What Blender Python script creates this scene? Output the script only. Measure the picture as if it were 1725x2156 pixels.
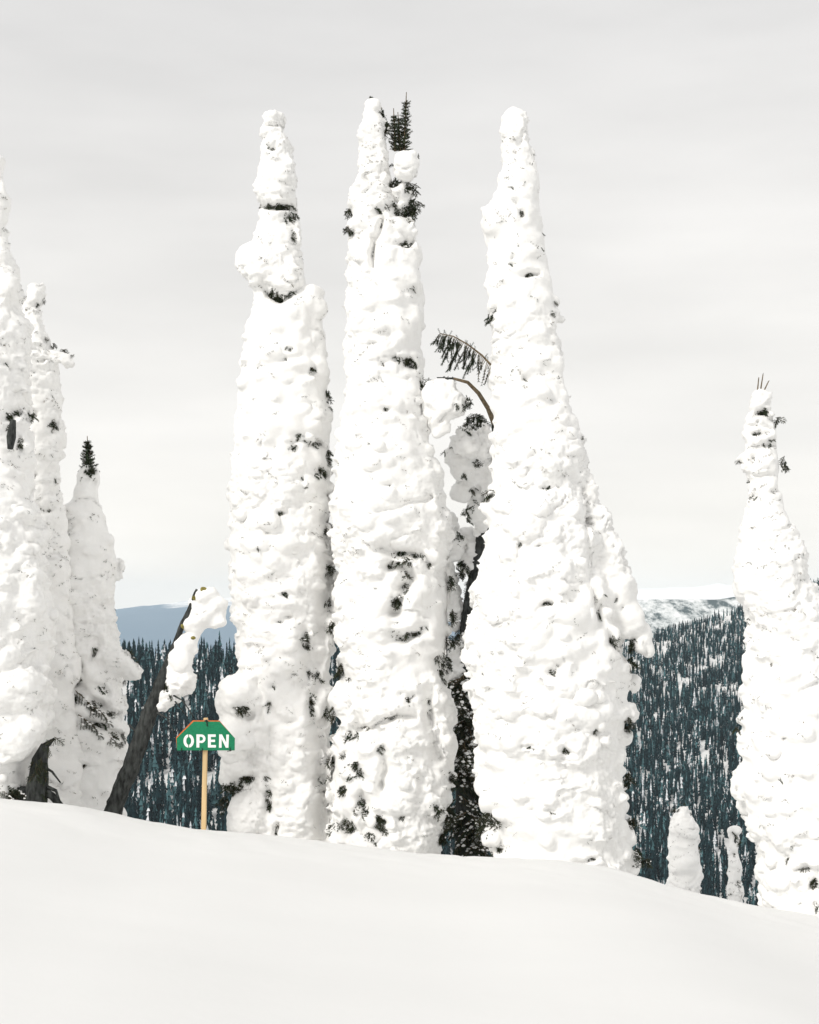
import bpy, bmesh, math, random
import numpy as np
from mathutils import Vector, Matrix
from mathutils.bvhtree import BVHTree

for o in list(bpy.data.objects): bpy.data.objects.remove(o)
SC = bpy.context.scene
COL = SC.collection
F = 2994.0; HOR = 1290.0; CZ = 1.7          # focal length and horizon in survey units, eye height

# ------------------------------------------------------------------ camera
cam = bpy.data.objects.new('camera', bpy.data.cameras.new('camera'))
COL.objects.link(cam)
cam.location = (0, 0, CZ); cam.rotation_euler = (math.radians(90), 0, 0)
cam.data.sensor_fit = 'VERTICAL'; cam.data.sensor_height = 36; cam.data.lens = 36*F/2156
cam.data.shift_y = (HOR-1078)/2156
cam.data.clip_start = 0.1; cam.data.clip_end = 40000
SC.camera = cam
SC.render.resolution_x = 819; SC.render.resolution_y = 1024

# ------------------------------------------------------------------ sky, sun, exposure
SUN_EL, SUN_AZ = math.radians(36), math.radians(220)    # azimuth clockwise from +Y: behind and to the left of the camera
w = bpy.data.worlds.new('World'); SC.world = w; w.use_nodes = True
nt = w.node_tree; N = nt.nodes; Lk = nt.links; N.clear()
out = N.new('ShaderNodeOutputWorld'); bg = N.new('ShaderNodeBackground'); bg.inputs['Strength'].default_value = 0.1
sky = N.new('ShaderNodeTexSky'); sky.sky_type = 'NISHITA'; sky.sun_disc = False
sky.sun_elevation = SUN_EL; sky.sun_rotation = SUN_AZ
tc = N.new('ShaderNodeTexCoord'); mp = N.new('ShaderNodeMapping'); mp.inputs['Scale'].default_value = (1.2, 1.2, 5.5)
mp.inputs['Rotation'].default_value = (0, math.radians(6), 0)
nz = N.new('ShaderNodeTexNoise'); nz.inputs['Scale'].default_value = 2.2; nz.inputs['Detail'].default_value = 5; nz.inputs['Roughness'].default_value = 0.5
cr = N.new('ShaderNodeValToRGB'); e = cr.color_ramp.elements
e[0].position = 0.3; e[0].color = (8.3, 8.26, 8.16, 1); e[1].position = 0.72; e[1].color = (10.1, 10.03, 9.88, 1)
sx = N.new('ShaderNodeSeparateXYZ'); mr = N.new('ShaderNodeValToRGB'); me_ = mr.color_ramp.elements; me_.new(.12)
for q_, (p_, c_) in zip(me_, [(0, (1, .965, .905)), (.12, (.90, .885, .86)), (.38, (.775, .77, .77))]): q_.position = p_; q_.color = (*c_, 1)
ml = N.new('ShaderNodeVectorMath'); ml.operation = 'MULTIPLY'
mx = N.new('ShaderNodeMix'); mx.data_type = 'RGBA'; mx.inputs[0].default_value = 0.98
Lk.new(tc.outputs['Generated'], mp.inputs[0]); Lk.new(mp.outputs[0], nz.inputs['Vector']); Lk.new(nz.outputs['Fac'], cr.inputs[0])
Lk.new(tc.outputs['Generated'], sx.inputs[0]); Lk.new(sx.outputs['Z'], mr.inputs[0])
Lk.new(cr.outputs[0], ml.inputs[0]); Lk.new(mr.outputs[0], ml.inputs[1])
Lk.new(sky.outputs[0], mx.inputs[6]); Lk.new(ml.outputs[0], mx.inputs[7])
Lk.new(mx.outputs[2], bg.inputs[0]); Lk.new(bg.outputs[0], out.inputs[0])

sun = bpy.data.objects.new('sun', bpy.data.lights.new('sun', 'SUN')); COL.objects.link(sun)
sun.data.energy = 1.9; sun.data.angle = math.radians(16); sun.data.color = (1, 0.965, 0.91)
sd = Vector((math.sin(SUN_AZ)*math.cos(SUN_EL), math.cos(SUN_AZ)*math.cos(SUN_EL), math.sin(SUN_EL)))
sun.rotation_euler = sd.to_track_quat('Z', 'Y').to_euler(); sun.location = (-20, -20, 30)
vs = SC.view_settings; vs.view_transform = 'Standard'; vs.look = 'None'; vs.gamma = 1; vs.exposure = 0.22; vs.use_curve_mapping = False
SC.render.engine = 'CYCLES'
SC.cycles.volume_bounces = 1; SC.cycles.diffuse_bounces = 6; SC.cycles.max_bounces = 10

# ------------------------------------------------------------------ helpers
rng = np.random.default_rng(7); R = random.Random(11)
def P(px, py, D): return np.array([(px-862.5)/F*D, D, CZ+(HOR-py)/F*D])
def hash3(i, j, k, s):
    n = (i*73856093) ^ (j*19349663) ^ (k*83492791) ^ (s*2654435761 & 0x7fffffff)
    n = (n & 0x7fffffff); n = (n ^ (n >> 13))*1274126177 & 0x7fffffff; n = (n ^ (n >> 16))
    return (n & 0xffff)/65535.0
def vnoise(p, s=0):
    i = np.floor(p).astype(np.int64); f = p-i; f = f*f*f*(f*(f*6-15)+10); r = 0
    for a in (0, 1):
        for b in (0, 1):
            for c in (0, 1):
                wgt = (f[:, 0] if a else 1-f[:, 0])*(f[:, 1] if b else 1-f[:, 1])*(f[:, 2] if c else 1-f[:, 2])
                r = r+wgt*hash3(i[:, 0]+a, i[:, 1]+b, i[:, 2]+c, s)
    return r*2-1
def fbm(p, o=4, s=0):
    r = 0; a = 1.0
    for k in range(o): r = r+a*vnoise(p*2**k+k*17.3, s+k); a *= .5
    return r
def lerp_tab(v, tab):
    t = np.array(tab, float); return np.interp(v, t[:, 0], t[:, 1])
def mesh_np(name, V, Fc, mats, smooth=True, midx=None):
    m = bpy.data.meshes.new(name)
    V = np.asarray(V, np.float32); n = len(V); Fc = np.asarray(Fc, np.int32); k = Fc.shape[1]
    m.vertices.add(n); m.vertices.foreach_set('co', V.ravel())
    m.loops.add(Fc.size); m.loops.foreach_set('vertex_index', Fc.ravel())
    m.polygons.add(len(Fc)); m.polygons.foreach_set('loop_start', np.arange(0, Fc.size, k, dtype=np.int32))
    for x in mats: m.materials.append(x)
    if midx is not None: m.polygons.foreach_set('material_index', np.asarray(midx, np.int32))
    m.polygons.foreach_set('use_smooth', np.full(len(Fc), smooth))
    m.update(calc_edges=True); m.validate()
    return m
def add(name, mesh, parent=None, **kw):
    o = bpy.data.objects.new(name, mesh); COL.objects.link(o)
    if parent: o.parent = parent; o.matrix_parent_inverse = parent.matrix_basis.inverted()
    for k, v in kw.items(): o[k] = v
    return o
def thing(name, label, cat, loc, group=None):
    o = add(name, None, label=label, category=cat); o.location = loc; o.empty_display_size = .2
    if group: o['group'] = group
    return o
def tube(pts, rad, n=8, seed=0, rough=0.0, cap=True):
    pts = np.array(pts, float); V = []; Fc = []
    for i, p in enumerate(pts):
        d = pts[min(i+1, len(pts)-1)]-pts[max(i-1, 0)]; d = d/np.linalg.norm(d)
        u = np.cross(d, [0.13, 1, 0.07]); u /= np.linalg.norm(u); v = np.cross(d, u)
        for k in range(n):
            a = 2*math.pi*k/n; r = rad[i]
            V.append(p+r*(math.cos(a)*u+math.sin(a)*v))
    for i in range(len(pts)-1):
        for k in range(n): Fc.append((i*n+k, i*n+(k+1) % n, (i+1)*n+(k+1) % n, (i+1)*n+k))
    V = np.array(V)
    if cap:
        V = np.vstack([V, pts[0], pts[-1]]); a, b = len(V)-2, len(V)-1; q = (len(pts)-1)*n
        for k in range(n): Fc.append((a, a, (k+1) % n, k)); Fc.append((b, b, q+k, q+(k+1) % n))
    if rough: V = V+rough*vnoise(V*22, seed)[:, None]*rng.normal(size=(len(V), 3))
    T = []
    for f in Fc:
        T.append((f[0], f[1], f[2]) if f[0] != f[1] else (f[0], f[2], f[3]))
        if f[0] != f[1]: T.append((f[0], f[2], f[3]))
    return V, np.array(T)
class MB:
    def __init__(s): s.V = []; s.F = []; s.n = 0; s.M = []
    def add(s, V, Fc, m=0):
        s.V.append(np.asarray(V, float)); s.F.append(np.asarray(Fc, int)+s.n); s.M.append(np.full(len(Fc), m)); s.n += len(V)
    def mesh(s, name, mats, smooth=True): return mesh_np(name, np.vstack(s.V), np.vstack(s.F), mats, smooth, np.concatenate(s.M))

# ------------------------------------------------------------------ materials
def mat(name, build):
    m = bpy.data.materials.new(name); m.use_nodes = True; t = m.node_tree
    b = t.nodes['Principled BSDF']; build(t, b); return m
def ramp(t, fac, stops):
    c = t.nodes.new('ShaderNodeValToRGB'); el = c.color_ramp.elements
    while len(el) < len(stops): el.new(0.5)
    for x, (p, cc) in zip(el, stops): x.position = p; x.color = (*cc, 1)
    t.links.new(fac, c.inputs[0]); return c.outputs[0]
def noise(t, scale, detail=4, rough=.55, co='Object', sc=(1, 1, 1)):
    tc = t.nodes.new('ShaderNodeTexCoord'); mp = t.nodes.new('ShaderNodeMapping'); mp.inputs['Scale'].default_value = sc
    n = t.nodes.new('ShaderNodeTexNoise'); n.inputs['Scale'].default_value = scale; n.inputs['Detail'].default_value = detail; n.inputs['Roughness'].default_value = rough
    t.links.new(tc.outputs[co], mp.inputs[0]); t.links.new(mp.outputs[0], n.inputs['Vector']); return n.outputs['Fac']
def bump(t, b, h, s, d=.01):
    n = t.nodes.new('ShaderNodeBump'); n.inputs['Strength'].default_value = s; n.inputs['Distance'].default_value = d
    t.links.new(h, n.inputs['Height']); t.links.new(n.outputs[0], b.inputs['Normal'])
def solid(col, rough=.6, spec=.3, sc=None, var=.25, bmp=0, det=4, stretch=(1, 1, 1)):
    def f(t, b):
        b.inputs['Roughness'].default_value = rough; b.inputs['Specular IOR Level'].default_value = spec
        if sc is None: b.inputs['Base Color'].default_value = (*col, 1); return
        n = noise(t, sc, det, sc=stretch)
        lo = tuple(c*(1-var) for c in col); hi = tuple(min(1, c*(1+var)) for c in col)
        t.links.new(ramp(t, n, [(.3, lo), (.7, hi)]), b.inputs['Base Color'])
        if bmp: bump(t, b, n, bmp)
    return f
def snowmat(t, b):
    b.inputs['Roughness'].default_value = .7; b.inputs['Specular IOR Level'].default_value = .15
    n = noise(t, 7, 5); t.links.new(ramp(t, n, [(.3, (.875, .868, .85)), (.65, (.915, .912, .90))]), b.inputs['Base Color'])
    bump(t, b, noise(t, 32, 6, .7), .45, .02)
def groundmat(t, b):
    b.inputs['Roughness'].default_value = .75; b.inputs['Specular IOR Level'].default_value = .1
    n = noise(t, .35, 4, sc=(1, 2.2, 1)); t.links.new(ramp(t, n, [(.3, (.765, .767, .76)), (.7, (.79, .792, .785))]), b.inputs['Base Color'])
    bump(t, b, noise(t, 9, 5, .6), .12, .02)
M_SNOW = mat('tree_snow', snowmat); M_GROUND = mat('ground_snow', groundmat)
M_NEEDLE = mat('needles', solid((.032, .046, .026), .7, .15, 9, .6))
M_TWIG = mat('twig_bark', solid((.15, .115, .075), .85, .1, 30, .5))
M_BARK = mat('bark', solid((.046, .049, .047), .9, .1, 26, .75, 1.0, 8, (1, 1, .35)))
M_LICHEN = mat('lichen_bark', solid((.22, .19, .06), .9, .1, 40, .6))
M_FAR = mat('far_needles', solid((.008, .028, .034), .85, .1, .05, .35))
M_RIME = mat('far_rime', solid((.07, .15, .165), .85, .1, .08, .4))
M_FARSNOW = mat('far_snow', solid((.8, .82, .85), .8, .1))
def midhill(t, b):
    b.inputs['Roughness'].default_value = .9
    n = noise(t, .022, 6, .75, sc=(1, .35, 1)); t.links.new(ramp(t, n, [(.42, (.05, .08, .085)), (.5, (.55, .58, .58)), (.6, (.85, .86, .86))]), b.inputs['Base Color'])
def mountmat(lo, hi):
    def f(t, b):
        b.inputs['Roughness'].default_value = .9
        tc = t.nodes.new('ShaderNodeTexCoord'); s = t.nodes.new('ShaderNodeSeparateXYZ'); t.links.new(tc.outputs['Object'], s.inputs[0])
        n = noise(t, .004, 6, .65, sc=(1, .3, 2.5)); a = t.nodes.new('ShaderNodeMapRange'); a.inputs[1].default_value = lo; a.inputs[2].default_value = hi
        t.links.new(s.outputs['Z'], a.inputs[0]); m = t.nodes.new('ShaderNodeMath'); m.operation = 'MULTIPLY_ADD'; m.inputs[1].default_value = 1.6
        sb = t.nodes.new('ShaderNodeMath'); sb.operation = 'SUBTRACT'; sb.inputs[1].default_value = .5
        t.links.new(n, sb.inputs[0]); t.links.new(sb.outputs[0], m.inputs[0]); t.links.new(a.outputs[0], m.inputs[2])
        t.links.new(ramp(t, m.outputs[0], [(.35, (.13, .21, .29)), (.62, (.88, .88, .88))]), b.inputs['Base Color'])  # low slopes: forest and snow mix, with distant haze blue put into the colour
    return f

# ------------------------------------------------------------------ terrain
CREST = [(-3000, 1500), (-600, 1602), (0, 1682), (110, 1690), (220, 1706), (290, 1722), (400, 1742), (430, 1748), (560, 1757), (700, 1777), (800, 1788), (930, 1802),
         (1060, 1804), (1150, 1808), (1230, 1815), (1340, 1840), (1410, 1864), (1480, 1880), (1600, 1908), (1725, 1925), (2300, 2000), (5000, 2150)]
CX = np.array([(p-862.5)/F*14.03 for p, _ in CREST]); CZc = np.array([CZ+(HOR-q)/F*14.03 for _, q in CREST])
_gx = np.linspace(-12, 20, 1281); _gz = np.interp(_gx, CX, CZc); _k = np.exp(-np.linspace(-2.2, 2.2, 61)**2); _k /= _k.sum()
_gz = np.convolve(np.pad(_gz, 30, mode='reflect', reflect_type='odd'), _k, 'valid'); CX = np.concatenate([CX[CX < -12], _gx, CX[CX > 20]]); CZc = np.concatenate([CZc[:len(CX[CX < -12])], _gz, CZc[len(CZc)-len(CX[CX > 20]):]])
def gprof(Y):
    u = np.clip(Y-13, 0, 4)
    return -.05*np.minimum(Y, 13)-.05*u-.1125*u*u/2-.5*np.maximum(Y-17, 0)
RIDGE = [(-9000, 1395), (0, 1396), (250, 1396), (600, 1394), (1000, 1366), (1200, 1358), (1370, 1343), (1450, 1320), (1545, 1290), (1640, 1260), (1725, 1234), (2100, 1130), (9000, 1100)]
RD = [(-9000, 640), (0, 620), (600, 630), (1000, 760), (1370, 950), (1725, 1000), (9000, 1050)]
FD = [(-9000, 380), (600, 390), (1000, 420), (1370, 460), (1725, 480), (9000, 500)]
def hill(X, Y):
    Yc = np.maximum(Y, 1.0); px = np.clip(X/Yc*F+862.5, -9000, 9000)
    rd = lerp_tab(px, RD); fd = lerp_tab(px, FD); zr = CZ+(HOR-lerp_tab(px, RIDGE))/F*rd; zr = np.minimum(zr, 60); zf = CZ-.235*fd
    s = (Y-fd)/(rd-fd)
    up = zf+(zr-zf)*np.clip(s, -3, 1); dn = zr-.18*(Y-rd)
    z = np.where(s < 1, up, dn)
    q = np.stack([X/60, Y/60, np.zeros_like(X)], -1).reshape(-1, 3)
    z = z+3.0*fbm(q, 3, 5).reshape(X.shape)*np.clip(1-abs(s-.5)*.0, 0, 1)*np.where(Y > 200, 1, 0)*np.clip(np.abs(1-s)*4+.15, 0, 1)
    return np.maximum(z, -128)
def ground(X, Y, fine=True):
    X = np.asarray(X, float); Y = np.asarray(Y, float)
    z = np.interp(X, CX, CZc)+gprof(Y)-gprof(14.03)
    if fine:
        q = np.stack([X, Y, np.zeros_like(X)], -1).reshape(-1, 3)
        near = np.clip((60-Y)/40, 0, 1)
        z = z+near*(.02*fbm(q*.45, 2, 1).reshape(X.shape)+.014*fbm(q*np.array([3., 3., 1]), 4, 2).reshape(X.shape)*np.clip((Y-11)/3, .12, 1))
    return np.maximum(z, hill(X, Y))
def build_terrain():
    th = np.concatenate([np.linspace(-math.pi, -.75, 30)[:-1], np.linspace(-.75, -.32, 36)[:-1], np.linspace(-.32, .32, 150), np.linspace(.32, .75, 36)[1:], np.linspace(.75, math.pi, 30)[1:]])
    r = np.concatenate([np.linspace(.4, 9, 40)[:-1], np.linspace(9, 18, 150)[:-1], np.geomspace(18, 350, 60)[:-1], np.linspace(350, 1100, 80)[:-1], np.geomspace(1100, 9000, 30)])
    T, Rr = np.meshgrid(th, r); X = Rr*np.sin(T); Y = Rr*np.cos(T); Z = ground(X, Y)
    n, m = X.shape; V = np.stack([X, Y, Z], -1).reshape(-1, 3)
    i = np.arange(n-1)[:, None]*m+np.arange(m-1)[None]
    Fc = np.stack([i, i+1, i+m+1, i+m], -1).reshape(-1, 4)[:, ::-1]
    cz = float(ground(np.array([0.]), np.array([0.]))[0]); V = np.vstack([V, [0, 0, cz]])
    o = add('ground', mesh_np('ground', V, Fc, [M_GROUND]), kind='structure')
    return o
build_terrain()
def mountain(name, px0, px1, D, depth, prof, mname, lo, hi, amp, seed, m=None, fd=None):
    nx, ny = 140, 60
    px = np.linspace(px0, px1, nx); s = np.linspace(-1, 1, ny); PX, S = np.meshgrid(px, s)
    Y = D+np.where(S < 0, fd or depth, depth)*S; X = (PX-862.5)/F*D
    top = CZ+(HOR-lerp_tab(PX, prof))/F*D; base = -129.5
    q = np.stack([X/(depth*.5), Y/(depth*.5), X*0], -1).reshape(-1, 3)
    rid = (1-np.abs(fbm(q, 5, seed))).reshape(X.shape)
    Z = base+(top-base)*np.clip(1-np.abs(S)**1.15, 0, 1)+amp*(rid-.6)*np.clip(1-np.abs(S), 0, 1)
    edge = np.clip((PX-px0)/(.1*(px1-px0)), 0, 1)*np.clip((px1-PX)/(.1*(px1-px0)), 0, 1); Z = base+(Z-base)*edge
    V = np.stack([X, Y, Z], -1).reshape(-1, 3); i = np.arange(ny-1)[:, None]*nx+np.arange(nx-1)[None]
    Fc = np.stack([i, i+1, i+nx+1, i+nx], -1).reshape(-1, 4)
    add(name, mesh_np(name, V, Fc, [m or mat(mname, mountmat(lo, hi))]), kind='structure')
mountain('hill', 900, 3600, 2100, 500, [(900, 1300), (1250, 1266), (1400, 1262), (1500, 1266), (1700, 1240), (3600, 1260)], 'm', 0, 0, 10, 31, mat('mid_hill', midhill))
mountain('mountain', -2600, 1150, 8000, 950, [(-2600, 1290), (0, 1280), (260, 1286), (380, 1268), (500, 1258), (800, 1265), (1150, 1290)], 'mountain_left', 0, 95, 30, 41, fd=4600)
mountain('mountain', 800, 4200, 8000, 950, [(800, 1280), (1200, 1240), (1400, 1232), (1550, 1230), (1800, 1230), (4200, 1270)], 'mountain_right', -110, 10, 26, 47)

# ------------------------------------------------------------------ far forest
def far_tree(seed, snow, rime, tiers=8, n=4):
    """narrow subalpine fir; snow / rime: share of its drooping tiers that are white or frosted"""
    r = np.random.default_rng(seed); V = []; Fc = []; M = []
    def tri(a, b, c, m): i = len(V); V.extend([a, b, c]); Fc.append((i, i+1, i+2)); M.append(m)
    tri(np.array([-.012, 0, -.05]), np.array([.012, 0, -.05]), np.array([0, 0, .3]), 0); tri(np.array([0, -.012, -.05]), np.array([0, .012, -.05]), np.array([0, 0, .3]), 0)
    fav = r.random(n)
    for t in range(tiers):
        z0 = .04+.94*(t/tiers)**.92; rad = .105*(1-t/tiers)**.7+.010; h = 2.3/tiers*(1-.35*t/tiers)
        for k in range(n):
            a = 2*math.pi*(k+r.uniform(-.3, .3))/n; rr = rad*r.uniform(.6, 1.3); w = .78
            p0 = np.array([0, 0, min(z0+h*.62, 1.0)]); zl = z0-r.uniform(0, .06)
            p1 = np.array([rr*math.cos(a-w), rr*math.sin(a-w), zl]); p2 = np.array([rr*math.cos(a+w), rr*math.sin(a+w), zl+r.uniform(-.02, .02)])
            u = fav[k]*.75+r.random()*.25; m = 1 if u < snow else (2 if u < snow+rime else 0)
            tri(p0, p1, p2, m)
    return np.array(V), np.array(Fc), np.array(M)
FT = [far_tree(100+i, *q) for i, q in enumerate([(0, .12), (0, .25), (.05, .15), (0, .4), (.22, .4), (.6, .3)])]
FTM = [mesh_np('far_conifer', v, f, [M_FAR, M_FARSNOW, M_RIME], False, m) for v, f, m in FT]
def scatter():
    n = 140000
    px = rng.uniform(-500, 2300, n); s = rng.uniform(-.05, 1.04, n)
    rd = lerp_tab(px, RD); fd = lerp_tab(px, FD); Y = fd+(rd-fd)*s; X = (px-862.5)/F*Y
    fs = np.where(px < 1000, 1, 1.5); q = np.stack([X/8*fs, Y/26*fs, X*0], -1); d = fbm(q, 3, 9)
    dens = np.where(px < 1000, .12, .15)
    area = 2800/F*Y*(rd-fd)*1.09                     # local area each sample stands for
    prob = dens*area/n*np.clip(1+np.where(px < 1000, 1.75-1.1*s, 1.2)*d, .06, 2.4)
    keep = rng.random(n) < prob
    X, Y, px, s = X[keep], Y[keep], px[keep], s[keep]
    Z = ground(X, Y, False); H = rng.uniform(5.5, 13.5, len(X))*np.interp(Y, [560, 950], [1, .6])*np.where(X > 60, .85, 1)*np.where(rng.random(len(X)) < .12, 1.25, 1)
    return X, Y, Z, H
X, Y, Z, H = scatter()
tpx = X/Y*F+862.5; tpy = HOR-(Z+H*.5-CZ)/Y*F
gap = ((tpx > 262) & (tpx < 495) & (tpy > 1335) & (tpy < 1735)) | ((tpx > 1320) & (tpx < 1595) & (tpy > 1230) & (tpy < 1880))
score = np.where(gap, H/Y, 0); pick = np.argsort(-score)[:300]
indiv = np.zeros(len(X), bool); indiv[pick] = True
rot = rng.uniform(0, 6.28, len(X)); wid = rng.uniform(.75, 1.25, len(X)); kind = rng.choice(6, len(X), p=[.24, .24, .16, .17, .11, .08])
for i in pick:
    o = add('conifer', FTM[kind[i]], label='narrow dark conifer dusted with snow on the hillside across the valley', category='tree', group='conifers on the far hillside')
    o.location = (X[i], Y[i], Z[i]-.2); o.scale = (H[i]*wid[i], H[i]*wid[i], H[i]); o.rotation_euler = (0, 0, rot[i])
VV = []; FF = []; MM = []; off = 0
for k in range(6):
    idx = np.where(~indiv & (kind == k))[0]; v, f, m = FT[k]
    c, s = np.cos(rot[idx]), np.sin(rot[idx]); h = H[idx]; wd = h*wid[idx]
    a = np.stack([(v[None, :, 0]*c[:, None]-v[None, :, 1]*s[:, None])*wd[:, None]+X[idx][:, None], (v[None, :, 0]*s[:, None]+v[None, :, 1]*c[:, None])*wd[:, None]+Y[idx][:, None], v[None, :, 2]*h[:, None]+Z[idx][:, None]-.2], -1)
    VV.append(a.reshape(-1, 3)); FF.append((f[None]+np.arange(len(idx))[:, None, None]*len(v)).reshape(-1, 3)+off); MM.append(np.tile(m, len(idx))); off += len(idx)*len(v)
add('forest', mesh_np('forest', np.vstack(VV), np.vstack(FF), [M_FAR, M_FARSNOW, M_RIME], False, np.concatenate(MM)), kind='stuff', label='dense dark snowy conifer forest covering the far hillside', category='forest')

# ------------------------------------------------------------------ snow-plastered trees
bm = bmesh.new(); bmesh.ops.create_icosphere(bm, subdivisions=2, radius=1); bm.verts.ensure_lookup_table()
IV = np.array([v.co[:] for v in bm.verts]); IF = np.array([[v.index for v in f.verts] for f in bm.faces]); bm.free()
def blob(mb, c, r, rot=None, tilt=None):
    V = IV*np.asarray(r)
    if tilt is not None:
        q = np.array(Matrix.Rotation(tilt[0], 3, 'X') @ Matrix.Rotation(tilt[1], 3, 'Y') @ Matrix.Rotation(tilt[2], 3, 'Z')); V = V@q.T
    mb.add(V+np.asarray(c), IF)
def remesh_snow(name, mb, voxel, amp=1.0, carve=(), D=15, seed=0, hollow=()):
    src = mb.mesh('tmp', []); o = bpy.data.objects.new('tmp', src); COL.objects.link(o)
    md = o.modifiers.new('r', 'REMESH'); md.mode = 'VOXEL'; md.voxel_size = voxel
    sm = o.modifiers.new('s', 'SMOOTH'); sm.factor = .5; sm.iterations = 6
    dg = bpy.context.evaluated_depsgraph_get(); me = bpy.data.meshes.new_from_object(o.evaluated_get(dg))
    bpy.data.objects.remove(o); bpy.data.meshes.remove(src)
    me.name = name; n = len(me.vertices); V = np.empty(n*3); me.vertices.foreach_get('co', V); V = V.reshape(-1, 3)
    Nn = np.empty(n*3); me.vertices.foreach_get('normal', Nn); Nn = Nn.reshape(-1, 3)
    W = V+.10*np.stack([vnoise(V*3, seed+61), vnoise(V*3, seed+62), vnoise(V*3, seed+63)], -1)
    d = .045*fbm(W*np.array([2.4, 2.4, 3.6]), 3, seed+3)+(.019*(.5-np.abs(fbm(W*np.array([6, 6, 13.]), 2, seed+9)))+.014*fbm(V*np.array([24, 24, 32.]), 3, seed+5))*np.clip(.62+1.5*vnoise(V*1.3, seed+71), .12, 1.25)
    d -= .035*np.clip(.10-np.abs(fbm(W*np.array([2.2, 2.2, 4.5]), 3, seed+19)), 0, 1)/.10*np.clip(3*vnoise(V*3.1, seed+23)-.3, 0, 1)
    warp = V*np.array([1, 1, 1])
    V = V+Nn*(d*amp)[:, None]
    for (pts, wd, dp) in carve:
        sxp = V[:, 0]/V[:, 1]*F+862.5+5*vnoise(V*9, 4); syp = HOR-(V[:, 2]-CZ)/V[:, 1]*F+5*vnoise(V*9, 8)
        best = np.full(n, 1e9)
        for (a, b) in zip(pts[:-1], pts[1:]):
            ax, ay = a; bx, by = b; L2 = (bx-ax)**2+(by-ay)**2
            t = np.clip(((sxp-ax)*(bx-ax)+(syp-ay)*(by-ay))/L2, 0, 1)
            best = np.minimum(best, np.hypot(sxp-ax-t*(bx-ax), syp-ay-t*(by-ay)))
        k = np.exp(-(best/wd)**2)*(Nn[:, 1] < .1)*dp*(.65+.5*vnoise(V*6, 3))
        V[:, 1] += k
    sxp = V[:, 0]/V[:, 1]*F+862.5+3*vnoise(V*9, 4); syp = HOR-(V[:, 2]-CZ)/V[:, 1]*F+3*vnoise(V*9, 8)
    for (hx, hy, rx, ry) in hollow:                     # snow has dropped away where foliage shows
        if max(rx, ry) < 4: continue
        e = ((sxp-hx)/(rx*1.1+2))**2+((syp-hy-ry*.25)/(ry*1.2+2))**2
        V[:, 1] += np.exp(-e)*(Nn[:, 1] < .1)*min(.03+.0045*max(rx, ry), .13)
    me.vertices.foreach_set('co', V.astype(np.float32).ravel())
    me.materials.clear(); me.materials.append(M_SNOW)
    me.polygons.foreach_set('use_smooth', np.full(len(me.polygons), True)); me.update()
    return me
def body(mb, prof, D, zb, dr=.9, big=(.10, .26), seed=0, dens=1.0, small=1.0):
    """core + pillows following a width profile (survey rows y, left, right)"""
    r = np.random.default_rng(seed); t = np.array(prof, float); z = CZ+(HOR-t[:, 0])/F*D
    c = ((t[:, 1]+t[:, 2])/2-862.5)/F*D; hw = (t[:, 2]-t[:, 1])/2/F*D+.02
    if z[-1] > zb: z = np.append(z, zb); c = np.append(c, c[-1]); hw = np.append(hw, hw[-1])
    zi, ci, hi = z[::-1], c[::-1], hw[::-1]
    zs = np.arange(zi[0], zi[-1], .06); n = 20; V = []
    for q in zs:
        cc, hh = np.interp(q, zi, ci), np.interp(q, zi, hi)*.92
        for k in range(n): a = 2*math.pi*k/n; V.append((cc+hh*math.cos(a), D+hh*dr*math.sin(a), q))
    i = np.arange(len(zs)-1)[:, None]*n; k = np.arange(n)[None]; k2 = (k+1) % n
    Fq = np.stack([i+k, i+k2, i+n+k2, i+n+k], -1).reshape(-1, 4)
    V = np.array(V); nb = len(V); V = np.vstack([V, [np.interp(zs[0], zi, ci), D, zs[0]], [np.interp(zs[-1], zi, ci), D, zs[-1]]])
    Tr = np.vstack([Fq[:, :3], Fq[:, [0, 2, 3]]]); kk = np.arange(n); q0 = (len(zs)-1)*n
    Tr = np.vstack([Tr, np.stack([np.full(n, nb), (kk+1) % n, kk], -1), np.stack([np.full(n, nb+1), q0+kk, q0+(kk+1) % n], -1)])
    mb.add(V, Tr)
    q = zi[0]
    while q < zi[-1]:
        hh = np.interp(q, zi, hi); cnt = max(3, int(2*math.pi*hh/.42*dens)); lo, hi2 = big; cnt = int(cnt*r.uniform(.35, 1.4))+1
        for _ in range(cnt):
            a = r.uniform(0, 2*math.pi); zz = q+r.uniform(-.1, .1); hh = np.interp(zz, zi, hi); cc = np.interp(zz, zi, ci)
            rad = min(r.uniform(lo, hi2), hh*.8); zz = min(zz, zi[-1]-rad*.8); off = max(hh-rad*r.uniform(.86, 1.2), 0)
            blob(mb, (cc+off*math.cos(a), D+off*dr*math.sin(a), zz), (rad, rad, rad*r.uniform(.55, .95)), tilt=(r.uniform(-.4, .4), r.uniform(-.4, .4), r.uniform(0, 3)))
        for _ in range(int(cnt*1.0*small)):
            a = r.uniform(0, 2*math.pi); zz = q+r.uniform(-.1, .1); hh = np.interp(zz, zi, hi); cc = np.interp(zz, zi, ci)
            rad = r.uniform(.03, .09); zz = min(zz, zi[-1]-rad*.8); off = max(hh-rad*r.uniform(.75, 1.6), 0)
            blob(mb, (cc+off*math.cos(a), D+off*dr*math.sin(a), zz), (rad*1.3, rad*1.3, rad*.8))
        q += .17
    return zi, ci, hi
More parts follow.
